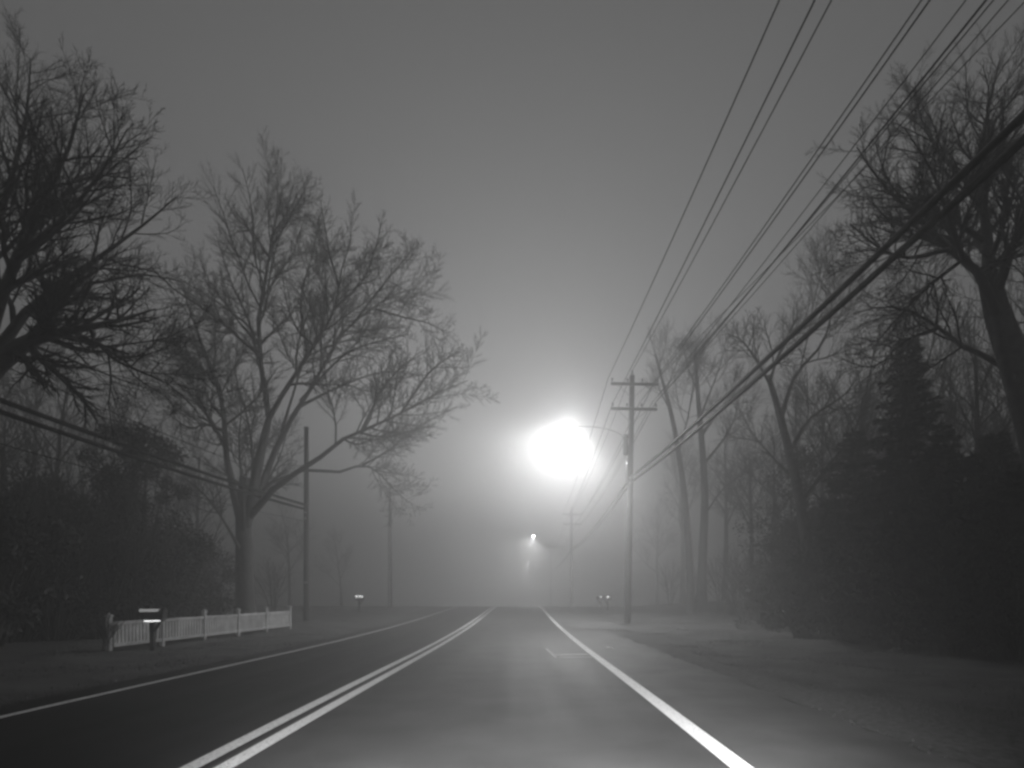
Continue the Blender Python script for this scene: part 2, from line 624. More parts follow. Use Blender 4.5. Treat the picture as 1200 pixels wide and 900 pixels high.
# the big bare tree behind the white fence
big = guided_tree(T1, (288, 735), 28, [(287, 690, 0), (286, 640, 0), (285, 600, 0), (288, 560, 0)], [
    dict(p=[(286, 640, 0), (300, 590, 1.2), (326, 540, 2.4), (338, 500, 3)], r=(.13, .012), t0=.3),
    dict(p=[(285, 650, 0), (262, 610, -1.4), (240, 580, -2.4), (216, 560, -3)], r=(.1, .012), t0=.3),
    dict(p=[(286, 630, 0), (284, 570, -1.5), (280, 520, -2.4), (284, 470, -3)], r=(.12, .012), t0=.3),
    dict(p=[(286, 620, 0), (296, 560, 2), (292, 500, 3), (276, 440, 3.4), (280, 390, 3.6)], r=(.13, .012), t0=.3),
    dict(p=[(286, 628, 0), (267, 548, -.5), (260, 467, -1), (243, 423, -1.5), (228, 380, -2), (214, 338, -2)], r=(.2, .02)),
    dict(p=[(262, 505, -.8), (240, 497, -1.5), (222, 502, -2), (190, 480, -2.6)], r=(.09, .015)),
    dict(p=[(261, 470, -1), (246, 440, .5), (218, 415, 1.5), (190, 375, 2.4)], r=(.1, .015)),
    dict(p=[(287, 625, 0), (304, 545, .6), (316, 475, 1), (301, 405, 1), (306, 355, 1), (312, 325, 1), (318, 277, 1), (328, 245, 1), (324, 212, .6)], r=(.22, .015), t0=.3),
    dict(p=[(300, 403, 1), (289, 370, .2), (270, 328, -.6), (254, 278, -1.2)], r=(.09, .012)),
    dict(p=[(314, 300, 1), (296, 272, .4), (277, 256, 0), (262, 226, 0)], r=(.07, .012)),
    dict(p=[(318, 277, 1), (342, 240, 2), (362, 205, 3)], r=(.06, .012)),
    dict(p=[(287, 625, 0), (305, 520, -1), (322, 478, -1.5), (348, 436, -2), (373, 396, -2), (393, 360, -2), (398, 325, -2.4), (410, 285, -2.6)], r=(.19, .015), t0=.35),
    dict(p=[(366, 404, -2), (348, 385, -3), (336, 355, -3.5), (330, 315, -3.5)], r=(.06, .012)),
    dict(p=[(393, 360, -2), (424, 330, -1.4), (440, 290, -1), (447, 262, -1)], r=(.08, .012)),
    dict(p=[(287, 620, 0), (330, 510, 1.6), (352, 476, 2.4), (380, 427, 3), (401, 390, 3), (430, 366, 3.4), (462, 345, 3.6), (492, 338, 3.6)], r=(.18, .015), t0=.35),
    dict(p=[(401, 392, 3), (404, 350, 4), (420, 305, 4.4)], r=(.07, .012)),
    dict(p=[(287, 612, 0), (330, 564, -1), (364, 545, -1.8), (398, 517, -2.4), (438, 499, -2.6), (470, 484, -2.6), (510, 462, -2.6), (548, 446, -2.6)], r=(.17, .015), t0=.4),
    dict(p=[(318, 290, 1), (336, 262, -.6), (352, 232, -1.6), (362, 212, -2)], r=(.06, .012)),
    dict(p=[(397, 335, -2.2), (386, 296, -3), (380, 262, -3.4), (376, 236, -3.4)], r=(.06, .012)),
    dict(p=[(360, 412, -2), (352, 350, .4), (366, 300, 1.4), (372, 262, 2)], r=(.07, .012)),
    dict(p=[(300, 400, 1), (276, 372, 2.4), (246, 330, 3.2), (232, 300, 3.4)], r=(.07, .012)),
    dict(p=[(415, 378, 3.2), (444, 340, 1.6), (472, 306, .6), (484, 292, .4)], r=(.07, .012)),
    dict(p=[(440, 362, 3.4), (474, 372, 2), (506, 380, 1), (524, 392, .6)], r=(.06, .012)),
    dict(p=[(352, 470, 2.4), (398, 420, .8), (436, 402, 0), (478, 392, -.6)], r=(.08, .012)),
    dict(p=[(470, 484, -2.6), (500, 440, -3.4), (524, 420, -4), (540, 412, -4)], r=(.06, .012)),
    dict(p=[(330, 505, 1.6), (350, 440, 0), (366, 380, -.6), (356, 330, -1)], r=(.08, .012)),
    dict(p=[(423, 508, -2.5), (446, 460, -1.5), (470, 430, -1), (500, 412, -1)], r=(.08, .012)),
    dict(p=[(352, 476, 2.4), (400, 452, 3.4), (450, 436, 4.4), (500, 440, 5)], r=(.09, .012)),
    dict(p=[(287, 600, 0), (335, 554, 1.2), (398, 553, 1.8), (425, 545, 2), (446, 556, 2.2), (470, 582, 2.4), (486, 592, 2.4)], r=(.12, .012), t0=.45),
    dict(p=[(425, 545, 2), (455, 528, 1), (490, 500, .4), (536, 476, 0)], r=(.06, .012)),
    dict(p=[(286, 625, 0), (262, 520, 2.4), (230, 470, 4), (196, 440, 5), (165, 400, 5.6)], r=(.13, .014)),
], 11, rt=(.44, .26), counts=(22, 14, 12), trop=.06, rmin=.0055, ang=(28, 66), lw=1.0, ratio=(.22, .42), lref=(1.7, .55))
tag(big, 'large spreading bare tree with many upright limbs standing behind the white fence', 'tree')

# the near tree whose trunk stands just outside the left edge
near = guided_tree(T1, (-75, 760), 14, [(-72, 640, 0), (-60, 540, 0), (-40, 470, 0), (-20, 440, 0)], [
    dict(p=[(-25, 445, 0), (30, 402, -.4), (72, 390, -.6), (130, 378, -.8), (182, 362, -1)], r=(.27, .012), t0=.15),
    dict(p=[(-20, 440, 0), (25, 372, .8), (70, 335, 1.2), (118, 300, 1.6), (170, 262, 2), (205, 232, 2)], r=(.16, .012), t0=.15),
    dict(p=[(-30, 450, 0), (5, 340, -.6), (42, 250, -1), (78, 180, -1.2), (98, 110, -1.2)], r=(.18, .012), t0=.15),
    dict(p=[(-30, 450, 0), (-20, 320, .6), (10, 220, 1), (30, 140, 1.4), (36, 68, 1.4)], r=(.17, .012), t0=.15),
    dict(p=[(20, 300, -.9), (70, 260, -2), (120, 200, -2.6), (150, 150, -2.8)], r=(.09, .01)),
    dict(p=[(60, 392, -.6), (113, 402, -1.2), (131, 420, -1.6), (168, 437, -2), (200, 452, -2.2), (231, 482, -2.4)], r=(.06, .008)),
    dict(p=[(30, 402, -.4), (78, 420, .6), (150, 448, 1.2), (196, 462, 1.8)], r=(.05, .008)),
    dict(p=[(72, 336, 1.2), (120, 330, 2), (168, 322, 2.6), (212, 330, 2.8)], r=(.07, .01)),
    dict(p=[(-35, 460, 0), (-80, 330, -.5), (-100, 200, -.8), (-90, 90, -.8)], r=(.15, .012)),
], 23, rt=(.36, .26), counts=(20, 13, 12), trop=.05, rmin=.0042, lref=(1.7, .75), ang=(25, 60), ratio=(.3, .5))
tag(near, 'near bare tree reaching in from the left edge with a low dark limb', 'tree')

# the near leaning tree at the right edge
right = guided_tree(T1, (1262, 770), 14, [(1245, 650, 0), (1215, 520, 0), (1190, 430, 0), (1170, 372, 0), (1160, 330, 0)], [
    dict(p=[(1172, 378, 0), (1148, 322, -.5), (1112, 292, -.8), (1070, 250, -1), (1034, 216, -1.2), (1004, 172, -1.4)], r=(.14, .012), t0=.15),
    dict(p=[(1160, 332, 0), (1156, 270, .5), (1148, 200, .8), (1158, 130, 1), (1172, 70, 1)], r=(.17, .012), t0=.1),
    dict(p=[(1195, 445, 0), (1160, 420, .5), (1128, 406, .8), (1100, 384, 1), (1070, 366, 1), (1036, 359, 1), (1000, 368, 1.2)], r=(.1, .012), t0=.3),
    dict(p=[(1165, 350, 0), (1190, 280, -.7), (1215, 200, -1), (1235, 110, -1)], r=(.14, .012), t0=.2),
    dict(p=[(1152, 230, .7), (1110, 190, 1.6), (1080, 140, 2), (1072, 96, 2)], r=(.09, .01)),
    dict(p=[(1112, 292, -.8), (1066, 302, -1.6), (1030, 290, -2), (996, 262, -2)], r=(.06, .01)),
    dict(p=[(1130, 308, -.6), (1110, 250, -1.8), (1092, 200, -2.4), (1060, 150, -2.6)], r=(.07, .01)),
    dict(p=[(1190, 425, 0), (1230, 350, .7), (1262, 270, 1)], r=(.12, .012)),
    dict(p=[(1100, 384, 1), (1060, 400, 1.8), (1024, 430, 2.2), (985, 420, 2.4)], r=(.05, .01)),
], 37, rt=(.4, .22), counts=(23, 15, 12), trop=.05, rmin=.0042, lref=(1.7, .75), ang=(25, 62), ratio=(.3, .52))
tag(right, 'near leaning bare tree at the right edge with dark trunk under the thick cables', 'tree')

# two slender trunks just right of the utility pole
tw1 = guided_tree(T1, (810, 728), 40, [(808, 660, 0), (803, 590, 0), (795, 530, 0), (786, 482, 0), (776, 445, 0), (768, 415, 0)], [
    dict(p=[(795, 530, 0), (806, 490, 1), (812, 450, 2), (816, 410, 2)], r=(.09, .014)),
    dict(p=[(786, 482, 0), (772, 455, -1), (764, 430, -1.6)], r=(.07, .014)),
    dict(p=[(780, 460, 0), (792, 428, .8), (804, 400, 1.2)], r=(.07, .014)),
    dict(p=[(770, 422, 0), (764, 402, -.5), (760, 385, -.5)], r=(.05, .014), t0=.05),
    dict(p=[(772, 430, 0), (780, 405, 1.5), (782, 388, 2)], r=(.05, .014), t0=.05),
], 41, rt=(.24, .07), counts=(12, 9, 7), rmin=.009, trop=.1)
tag(tw1, 'slender bare tree with a curving trunk, nearest to the double crossarm utility pole', 'tree')
tw2 = guided_tree(T1, (822, 728), 42, [(823, 660, 0), (826, 590, 0), (824, 540, 0), (820, 490, 0), (817, 450, 0), (814, 410, 0)], [
    dict(p=[(824, 545, 0), (850, 512, -1), (862, 486, -1.4), (866, 462, -1.6)], r=(.11, .014)),
    dict(p=[(822, 510, 0), (846, 478, 1), (872, 452, 2), (888, 425, 2)], r=(.12, .014)),
    dict(p=[(820, 490, 0), (836, 450, 2), (846, 420, 3), (852, 395, 3)], r=(.11, .014)),
    dict(p=[(818, 460, 0), (806, 430, -1), (800, 405, -1.4)], r=(.09, .014)),
    dict(p=[(815, 425, 0), (826, 405, -1), (832, 388, -1)], r=(.07, .014), t0=.05),
    dict(p=[(828, 600, 0), (850, 570, .6), (880, 552, 1), (905, 545, 1)], r=(.07, .014)),
], 43, rt=(.32, .09), counts=(13, 9, 7), rmin=.009, trop=.1)
tag(tw2, 'bare tree with a straight grey trunk and forked right limbs, second from the utility pole', 'tree')

mid = guided_tree(T1, (950, 735), 26, [(948, 660, 0), (938, 590, 0), (925, 530, 0), (912, 480, 0), (900, 440, 0)], [
    dict(p=[(925, 530, 0), (950, 490, .5), (990, 462, 1), (1015, 425, 1)], r=(.11, .012)),
    dict(p=[(915, 490, 0), (932, 440, 1), (965, 400, 2), (975, 350, 2), (955, 322, 2)], r=(.12, .012)),
    dict(p=[(905, 455, 0), (885, 420, -.6), (870, 400, -1), (856, 392, -1)], r=(.08, .012)),
    dict(p=[(902, 448, 0), (915, 410, -1.4), (940, 385, -2), (985, 370, -2.2)], r=(.08, .012), t0=.1),
    dict(p=[(938, 590, 0), (972, 545, -.6), (1002, 505, -1), (1010, 470, -1)], r=(.1, .012)),
    dict(p=[(932, 565, 0), (900, 530, 1), (880, 505, 1.4), (868, 480, 1.4)], r=(.07, .012)),
], 47, rt=(.27, .1), counts=(14, 11, 8), rmin=.007, trop=.08)
tag(mid, 'bare tree leaning left over the dark thicket, in front of the pointed conifer', 'tree')


# ------------------------------------------------------------------ evergreens and shrubs
def blades(rng, C, D, L, Wd, droop=.0):
    """flat pointed leaves: centre C, direction D (n,3), length L, width Wd -> verts (n*4,3), quads"""
    n = len(C)
    D = D / (np.linalg.norm(D, axis=1, keepdims=True) + 1e-9)
    q = rng.normal(size=(n, 3))
    S = np.cross(D, q); S /= np.linalg.norm(S, axis=1, keepdims=True) + 1e-9
    a = C; b = C + D * (L * .45)[:, None] + S * (Wd / 2)[:, None]
    c = C + D * L[:, None]; d = C + D * (L * .45)[:, None] - S * (Wd / 2)[:, None]
    V = np.stack([a, b, c, d], axis=1).reshape(-1, 3)
    return V, np.arange(n * 4).reshape(-1, 4)


leaf_litter(6, 4200)


def conifer(name, loc, H, rad, seed, whorl=.32):
    rng = np.random.default_rng(seed)
    root = empty(name, loc)
    tube_obj('trunk', [([(0, 0, 0), (0, 0, H * .35), (.03, .02, H * .7), (0, 0, H)], [H * .02, H * .014, H * .007, .012], 8)], M['bark'], root)
    limbs, Cs, Ds = [], [], []
    z = .35
    while z < H * .985:
        t = z / H
        k = 6 if t < .8 else 5
        L0 = rad * (1 - t) ** .8 * (.75 + .5 * rng.random()) + .12
        a0 = rng.random() * 6.28
        for i in range(k):
            a = a0 + i * 6.28 / k + rng.normal() * .25
            L = L0 * rng.uniform(.5, 1.15)
            up = .35 * t - .12 + rng.normal() * .08
            pts = []
            for s in range(5):
                u = s / 4
                pts.append((cos(a) * L * u, sin(a) * L * u, z + L * (up * u - .22 * u * u + .12 * u ** 4)))
            limbs.append((pts, [.022 * (1 - .8 * s / 4) * (1.3 - t) for s in range(5)], 3))
            m = int(26 + 90 * L)
            u = rng.random(m) ** .7
            P = np.array(pts)
            i0 = np.minimum((u * 4).astype(int), 3); f = (u * 4 - i0)[:, None]
            C = P[i0] * (1 - f) + P[i0 + 1] * f
            out = np.array([cos(a), sin(a), 0])
            side = np.array([-sin(a), cos(a), 0])
            sgn = rng.choice([-1, 1], m)[:, None] * rng.uniform(.4, 1.2, m)[:, None]
            D = out * rng.uniform(.3, 1, m)[:, None] + side * sgn + np.column_stack([np.zeros(m), np.zeros(m), rng.normal(-.15, .3, m)])
            Cs.append(C); Ds.append(D)
        z += whorl * rng.uniform(.6, 1.2) * (1.2 - .6 * t)
    C = np.concatenate(Cs); D = np.concatenate(Ds)
    n = len(C)
    V1, F1 = blades(rng, C, D, rng.uniform(.12, .34, n), rng.uniform(.03, .075, n))
    V2, F2s = tubes_arrays(limbs)
    link('crown', np_mesh('crown', np.concatenate([V1, V2]), [F1] + [f + len(V1) for f in F2s]), M['needle'], root)
    return root


def shrub(name, loc, H, rad, seed, n=9000, clumps=60):
    """leafy evergreen shrub: stems plus leaves gathered in clumps through its volume"""
    rng = np.random.default_rng(seed)
    root = empty(name, loc)
    st, cc = [], []
    for i in range(clumps):
        a = rng.uniform(0, 6.28); q = sqrt(rng.random()) * (1 if i % 3 else .7)
        zz = H * rng.uniform(.12, 1.0)
        prof = sqrt(max(.02, 1 - ((zz / H - .38) / .66) ** 2))
        c = np.array([cos(a) * rad * q * prof, sin(a) * rad * q * prof, zz])
        cc.append(c)
        b = np.array([cos(a) * .2 * rad * rng.random(), sin(a) * .2 * rad * rng.random(), 0])
        mdl = b * .5 + c * .5 + np.array([0, 0, .12 * H])
        pts = resample([b, mdl, c], 4)
        st.append((pts, [.028, .022, .016, .011, .006], 4))
    cc = np.array(cc)
    k = rng.integers(0, clumps, n)
    R0 = rng.uniform(.13, .30, clumps) * rad
    off = rng.normal(size=(n, 3)); off /= np.linalg.norm(off, axis=1, keepdims=True)
    off *= (R0[k] * rng.random(n) ** .5)[:, None] * np.array([1, 1, .75])
    C = cc[k] + off
    C[:, 2] = np.abs(C[:, 2])
    D = off / (np.linalg.norm(off, axis=1, keepdims=True) + 1e-6) + rng.normal(size=(n, 3)) * .6
    V, Fq = blades(rng, C, D, rng.uniform(.06, .17, n), rng.uniform(.03, .07, n))
    tube_obj('stem', st, M['twig'], root)
    link('foliage', np_mesh('foliage', V, [Fq]), M['leaf'], root)
    return root


def bare_shrub(name, loc, H, seed, stems=9, counts=(8, 6), sr=.035):
    g = Grower(seed, counts=counts, trop=.08, rmin=.006, levels=2, ang=(20, 50))
    rng = g.rng
    stem_t = []
    for i in range(stems):
        a = 6.28 * i / stems + rng.uniform(-.3, .3)
        ln = rng.uniform(.12, .5) * H
        b = (cos(a) * .15, sin(a) * .15, 0)
        pts = [b, (cos(a) * ln * .4, sin(a) * ln * .4, H * .45), (cos(a) * ln, sin(a) * ln, H * rng.uniform(.75, 1))]
        P = resample(pts, 6)
        rad = [sr * (1 - .8 * k / 6) for k in range(7)]
        stem_t.append((P, rad, 5))
        g.kids(P, rad, H, 1, .2)
    root = empty(name, loc)
    tube_obj('stem', stem_t, M['bark'], root)
    tube_obj('twigs', g.out, M['twig'], root)
    return root


def at(px, d):
    x = (px - X0) / F * d
    return Vector((x, d, ground_h(x, d) - .03))


# pointed conifer, right
c1 = conifer('conifer', at(1062, 20), 9.4, 2.5, 7)
tag(c1, 'tall dark pointed conifer rising above the right thicket', 'tree')
c2 = conifer('conifer', at(1128, 17.5), 5.2, 2.2, 8)
tag(c2, 'short broad conifer just right of the tall pointed conifer', 'tree')
c6 = conifer('conifer', at(1106, 20.5), 6.6, 2.3, 15)
tag(c6, 'mid height dark conifer close behind the right side of the tall pointed conifer', 'tree')
c3 = conifer('conifer', at(1000, 24), 7.6, 2.7, 9)
tag(c3, 'broad dark conifer just left of the tall pointed conifer', 'tree')
c7 = conifer('conifer', at(1165, 19.5), 6.2, 2.4, 16)
tag(c7, 'dark conifer between the short broad conifer and the leaning tree at the right edge', 'tree')
c4 = conifer('conifer', at(1200, 15), 4.2, 2.2, 10)
tag(c4, 'low dark conifer at the right edge beneath the leaning tree', 'tree')
# evergreen shrubs: three kinds grown once, then copied
def place(proto_list, spots, label, cat, group):
    k = 0
    for (px, d, s, rz) in spots:
        src = proto_list[k % len(proto_list)]
        if not src.get('used'):
            o = src; src['used'] = 1
        else:
            o = copy_tree(src)
        o.location = at(px, d)
        o.rotation_euler = (0, 0, rz)
        o.scale = (s, s, s * (.9 + .2 * ((k * 37) % 10) / 10))
        tag(o, label, cat, group)
        k += 1
    for src in proto_list:
        if 'used' in src: del src['used']


rngp = random.Random(77)
sh = [shrub('evergreen_shrub', (0, 0, 0), 3.2, 1.9, 50 + i, 9000) for i in range(3)]
spots = [(905, 26, .85, .1), (940, 22, .8, 1), (968, 26, 1.1, 2), (1000, 19, .85, 3), (1040, 17, .8, .5), (1085, 17, 1.0, 1.5), (1120, 14.5, .8, 4), (1165, 16, 1.15, 5), (1200, 13.5, .95, 2.5),
         (1240, 15, 1.1, .9), (1010, 25, 1.3, 5.5), (1075, 23, 1.5, 4.4), (1150, 21, 1.6, 3.8), (1230, 19, 1.7, 2.2),
         (1045, 21, 1.45, 1.1), (1110, 19, 1.5, 2.9), (1180, 18, 1.55, .2), (975, 28, 1.5, 3.6), (930, 29, 1.3, 5.2), (1130, 26, 2.0, 4.9), (1210, 24, 2.1, 1.7), (1050, 29, 1.9, 2.4), (990, 33, 1.8, .8)]
place(sh, spots, 'dark evergreen shrub in the black thicket along the right verge', 'shrub', 'evergreen shrubs of the right thicket')
sl = [shrub('evergreen_shrub', (0, 0, 0), 3.0, 1.9, 60 + i, 5600, 36) for i in range(2)]
spots = [(20, 19, 1.2, .4), (70, 20, 1.15, 1.2), (112, 22, 1.4, 2.6), (190, 23, 1.1, 3.3), (215, 27, 1.15, 4.2), (-20, 17, 1.3, 5), (30, 24, 1.8, 2.2), (240, 31, 1.0, 1), (85, 26, 1.9, .7), (135, 29, 1.9, 5.7), (200, 34, 1.7, 2)]
place(sl, spots, 'dark evergreen shrub behind the white fence on the left', 'shrub', 'evergreen shrubs behind the left fence')
ev = shrub('evergreen_tree', at(160, 21.5), 7.0, 2.2, 91, 17000, 70)
tag(ev, 'tall lumpy dark evergreen left of the big spreading bare tree', 'tree')
bs = [bare_shrub('bare_shrub', (0, 0, 0), 4.2, 70 + i, 9) for i in range(3)]
spots = [(870, 34, .9, 0), (892, 29, .8, 1), (920, 30, 1, 2), (845, 40, .9, 3), (862, 46, 1.1, 4), (945, 32, 1.2, 5), (990, 29, 1.2, 6), (1025, 23, 1, 7), (960, 23, .8, 8), (785, 56, 1, 2), (815, 50, .9, 4)]
place(bs, spots, 'leafless many stemmed shrub at the wood edge right of the road', 'shrub', 'bare shrubs at the right wood edge')
eg = shrub('evergreen_tree', at(935, 28), 7.6, 2.4, 92, 9000, 55)
tag(eg, 'ragged dark evergreen at the left end of the right thicket', 'tree')
ft = bare_shrub('bare_shrub', at(126, 15.5), .95, 95, 9, sr=.010)
tag(ft, 'small tangled shrub at the left end of the white fence', 'shrub')
bl = [bare_shrub('bare_shrub', (0, 0, 0), 4.4, 80 + i, 10) for i in range(2)]
spots = [(5, 18, 1.15, 2.2), (62, 19, 1.05, 3.3), (118, 20.5, 1.1, 4.4), (172, 21.5, 1.0, 5.5), (212, 24, 1.0, .8), (90, 23, 1.3, 5), (40, 23, 1.2, 0), (95, 27, 1.3, 1), (140, 30, 1.1, 2), (190, 33, 1.2, 3), (225, 36, 1.1, 4), (-10, 20, 1.1, 5), (255, 40, 1, 1.4), (320, 42, .9, .6)]
place(bl, spots, 'leafless many stemmed shrub at the wood edge left of the road', 'shrub', 'bare shrubs at the left wood edge')

# the woods behind, each tree a thing; four kinds grown once
kinds = [procedural_tree('bare_tree', (0, 0, 0), 15, 101, r=.2, counts=(9, 7, 5), rmin=.011),
         procedural_tree('bare_tree', (0, 0, 0), 17, 102, r=.24, nl=12, counts=(9, 7, 5), rmin=.011, lean=(1.2, .3)),
         procedural_tree('bare_tree', (0, 0, 0), 14, 103, r=.18, nl=10, fork=.3, counts=(9, 7, 5), rmin=.011, lean=(-1, .5), crown=.55),
         procedural_tree('bare_tree', (0, 0, 0), 18, 104, r=.26, nl=11, fork=.45, counts=(9, 7, 5), rmin=.011, spread=(25, 50))]
spots_r = [(880, 47, .95, 0), (850, 62, 1.05, 1), (905, 40, .8, 2), (935, 44, .95, 3), (965, 36, .85, 4), (1000, 33, .85, 5), (1030, 38, 1.0, .5), (1075, 30, .85, 1.5), (1110, 34, .95, 2.5),
           (1150, 27, .8, 3.5), (1185, 31, .95, 4.5), (1225, 24, .9, 5.5), (1010, 46, 1.1, 2.2), (1090, 44, 1.1, 3.1), (1160, 40, 1.1, .3), (800, 68, 1.0, 1.9), (770, 84, 1, 3)]
place(kinds, spots_r, 'bare tree among the misty woods right of the road', 'tree', 'bare trees of the right woods')
k2 = [copy_tree(k) for k in kinds]
spots_l = [(10, 27, .72, 0), (60, 32, .78, 1), (105, 36, .75, 2), (150, 36, .78, 3), (195, 40, .72, 4), (232, 44, .72, 5), (-20, 22, .7, 2.5), (40, 42, .95, .7), (120, 46, .9, 1.7),
           (340, 62, .62, 3), (400, 74, .7, 1)]
place(k2, spots_l, 'bare tree among the misty woods left of the road', 'tree', 'bare trees of the left woods')


# ------------------------------------------------------------------ utility poles
def cyl_pole(mb, H, r0, r1, n=12):
    mb.tube([(0, 0, -.3)] + [(0, 0, H * i / 6) for i in range(7)], [r0] + [r0 + (r1 - r0) * i / 6 for i in range(7)], n)


def big_pole(loc, H, label, lean=(0, 0), arms=((10.3 + CAMZ, -1.05, 1.25), (9.1 + CAMZ, -1.0, 1.2)), conduit=True):
    root = empty('utility_pole', loc)
    root.rotation_euler = (lean[1], lean[0], 0)
    mb = MB(); cyl_pole(mb, H, .17, .115)
    mb.build('pole', M['pole'], root, True)
    for (z, a, b) in arms:
        arm = MB().box(((a + b) / 2, -.19, z), (b - a, .1, .12), bev=.012).build('crossarm', M['pole'], root)
        for s in (-1, 1):
            MB().tube([(.75 * s, -.26, z - .05), (.06 * s, -.16, z - .62)], .016, 6).build('brace', M['metal'], arm)
        n = 4
        for i in range(n):
            x = a + .06 + (b - a - .12) * (i / (n - 1))
            mb = MB().tube([(x, -.19, z + .06), (x, -.19, z + .13), (x, -.19, z + .15), (x, -.19, z + .20), (x, -.19, z + .22), (x, -.19, z + .27)],
                           [.012, .012, .045, .05, .032, .04], 10)
            mb.build('insulator', M['glass'], arm, True)
    MB().tube([(0, 0, H), (0, 0, H + .05), (0, 0, H + .08), (0, 0, H + .14), (0, 0, H + .18), (0, 0, H + .24)], [.012, .012, .05, .055, .035, .045], 10).build('insulator', M['glass'], root, True)
    if conduit:
        MB().tube([(-.185, -.08, 6.8), (-.18, -.08, 7.2), (-.18, -.08, 7.7), (-.17, -.06, 8.0)], .05, 8).build('riser_pipe', M['metal'], root, True)
        tb = MB().tube([(-.26, -.1, 8.15), (-.26, -.1, 8.2), (-.26, -.1, 9.05), (-.26, -.1, 9.12)], [.1, .13, .13, .07], 12)
        tb.build('transformer', M['cable'], root, True)
    for z in (5.8 + CAMZ, 5.55 + CAMZ):
        MB().box((0, -.17, z), (.12, .14, .08), bev=.01).build('cable_clamp', M['metal'], root)
    tag(root, label, 'utility pole')
    return root


PD = 31.0
px1 = (735 - X0) / F * PD
gz = ground_h(px1, PD)
big_pole((px1, PD, gz), 10.75 + CAMZ - gz, 'wooden utility pole with two crossarms beside the glowing street lamp', lean=(.02, 0))
P2 = Vector((6.1, 78, ground_h(6.1, 78)))
big_pole(P2, 12.2, 'faint utility pole far down the right side, below the tall crossarm pole', conduit=False)
P3 = Vector((6.3, 137, ground_h(6.3, 137)))
big_pole(P3, 13.5, 'farthest right utility pole, almost lost in the fog by the smallest lamp', conduit=False)


def plain_pole(loc, H, label, pale):
    root = empty('utility_pole', loc)
    mb = MB(); cyl_pole(mb, H, .15, .11)
    mb.build('pole', M['pole'], root, True)
    MB().tube([(0, 0, H), (0, 0, H + .03)], [.13, .12], 12).build('pole_cap', M['metal'], root, True)
    MB().box((.06, -.15, 2.0), (.34, .06, .1), bev=.01).build('bracket', M['metal'], root)
    for z in (5.6, 5.3):
        MB().box((0, -.14, z), (.1, .12, .08), bev=.01).build('cable_clamp', M['metal'], root)
    if pale:
        MB().tube([(.02, -.17, .1), (.02, -.165, 2), (.02, -.16, H * .7)], .05, 8).build('riser_pipe', M['metal'], root, True)
    tag(root, label, 'utility pole')
    return root


def gl(x, y):
    return (x, y, ground_h(x, y))


plain_pole(gl(-252 / F * 33, 33), 10.0, 'plain wooden pole without crossarms between the big tree and the road', False)
plain_pole(gl(-154 / F * 53, 53), 9.6, 'faint plain pole in the fog left of the road with a pale pipe', True)


# ------------------------------------------------------------------ wires
def span(a, b, sag, n=18):
    a, b = Vector(a), Vector(b)
    return [a.lerp(b, i / n) - Vector((0, 0, sag * 4 * (i / n) * (1 - i / n))) for i in range(n + 1)]


def wire(name, stops, sags, r, label, cat, m, group):
    pts = []
    for i in range(len(stops) - 1):
        s = span(stops[i], stops[i + 1], sags[i])
        pts += s if i == 0 else s[1:]
    mb = MB().tube(pts, r, 6)
    # origin at the first support
    o = mb.build(name, m, None, True)
    tag(o, label, cat, group)
    return o


GP = 'power wires strung along the right poles'


def pw(x1, z1, ratio, label, sag=.45, r=.016, xfar=None):
    """x1,z1 (rel. camera) at the crossarm pole; ratio X/Z seen at the top of the frame"""
    z_t = z1 - .12
    xn = ratio * z_t
    d = xn * F / (ratio * YH)
    # extend the straight course back behind the camera
    k = (-15 - PD) / (d - PD)
    xb = x1 + (xn - x1) * k
    stops = [(xb, -15, z1 + CAMZ + .25), (x1, PD - .19, z1 + CAMZ), (6.1 + (x1 - 5.3), 77.8, 11.9 + (z1 - 10.4) - .9 + .15), (6.3 + (x1 - 5.3), 136.8, 12.4 + (z1 - 10.4) - 2.3)]
    wire('power_line', stops, [sag, .5, .6], r, label, 'power line', M['wire'], GP)


pw(4.18, 10.56, .4229, 'leftmost overhead wire, tied to the left end of the upper crossarm')
pw(4.40, 9.38, .480, 'second overhead wire from the left, tied to the left end of the lower crossarm')
pw(5.36, 10.95, .509, 'third overhead wire from the left, running to the very top of the pole')
pw(6.48, 10.56, .656, 'left wire of the close pair tied to the right end of the upper crossarm')
pw(5.70, 9.38, .668, 'right wire of the close pair, tied to the right half of the lower crossarm')
pw(6.30, 9.38, .727, 'thin overhead wire just right of the close pair, on the lower crossarm', r=.011)
pw(6.44, 9.36, .760, 'thicker overhead wire in the middle of the right bundle', r=.019)
pw(6.34, 9.44, .772, 'thin wire running almost along the thicker wire of the right bundle', r=.012)
pw(6.46, 9.40, .796, 'thin overhead wire second from the right of the upper bundle', r=.011)
pw(6.50, 10.50, .827, 'rightmost thin overhead wire of the upper bundle', r=.011)

GC = 'thick cables strung low along the right poles'
for dz, xb, zb, lab in ((0, 5.75, 6.2, 'upper of the two thick black cables crossing the right edge'), (-.25, 5.78, 5.93, 'lower of the two thick black cables crossing the right edge')):
    stops = [(xb + .1, -15, zb + CAMZ), (5.28, PD - .25, 5.8 + dz + CAMZ), (6.1, 77.7, 7.2 + dz), (6.3, 136.7, 7.0 + dz)]
    wire('cable', stops, [.66, .5, .5], .052, lab, 'cable', M['cable'], GC)

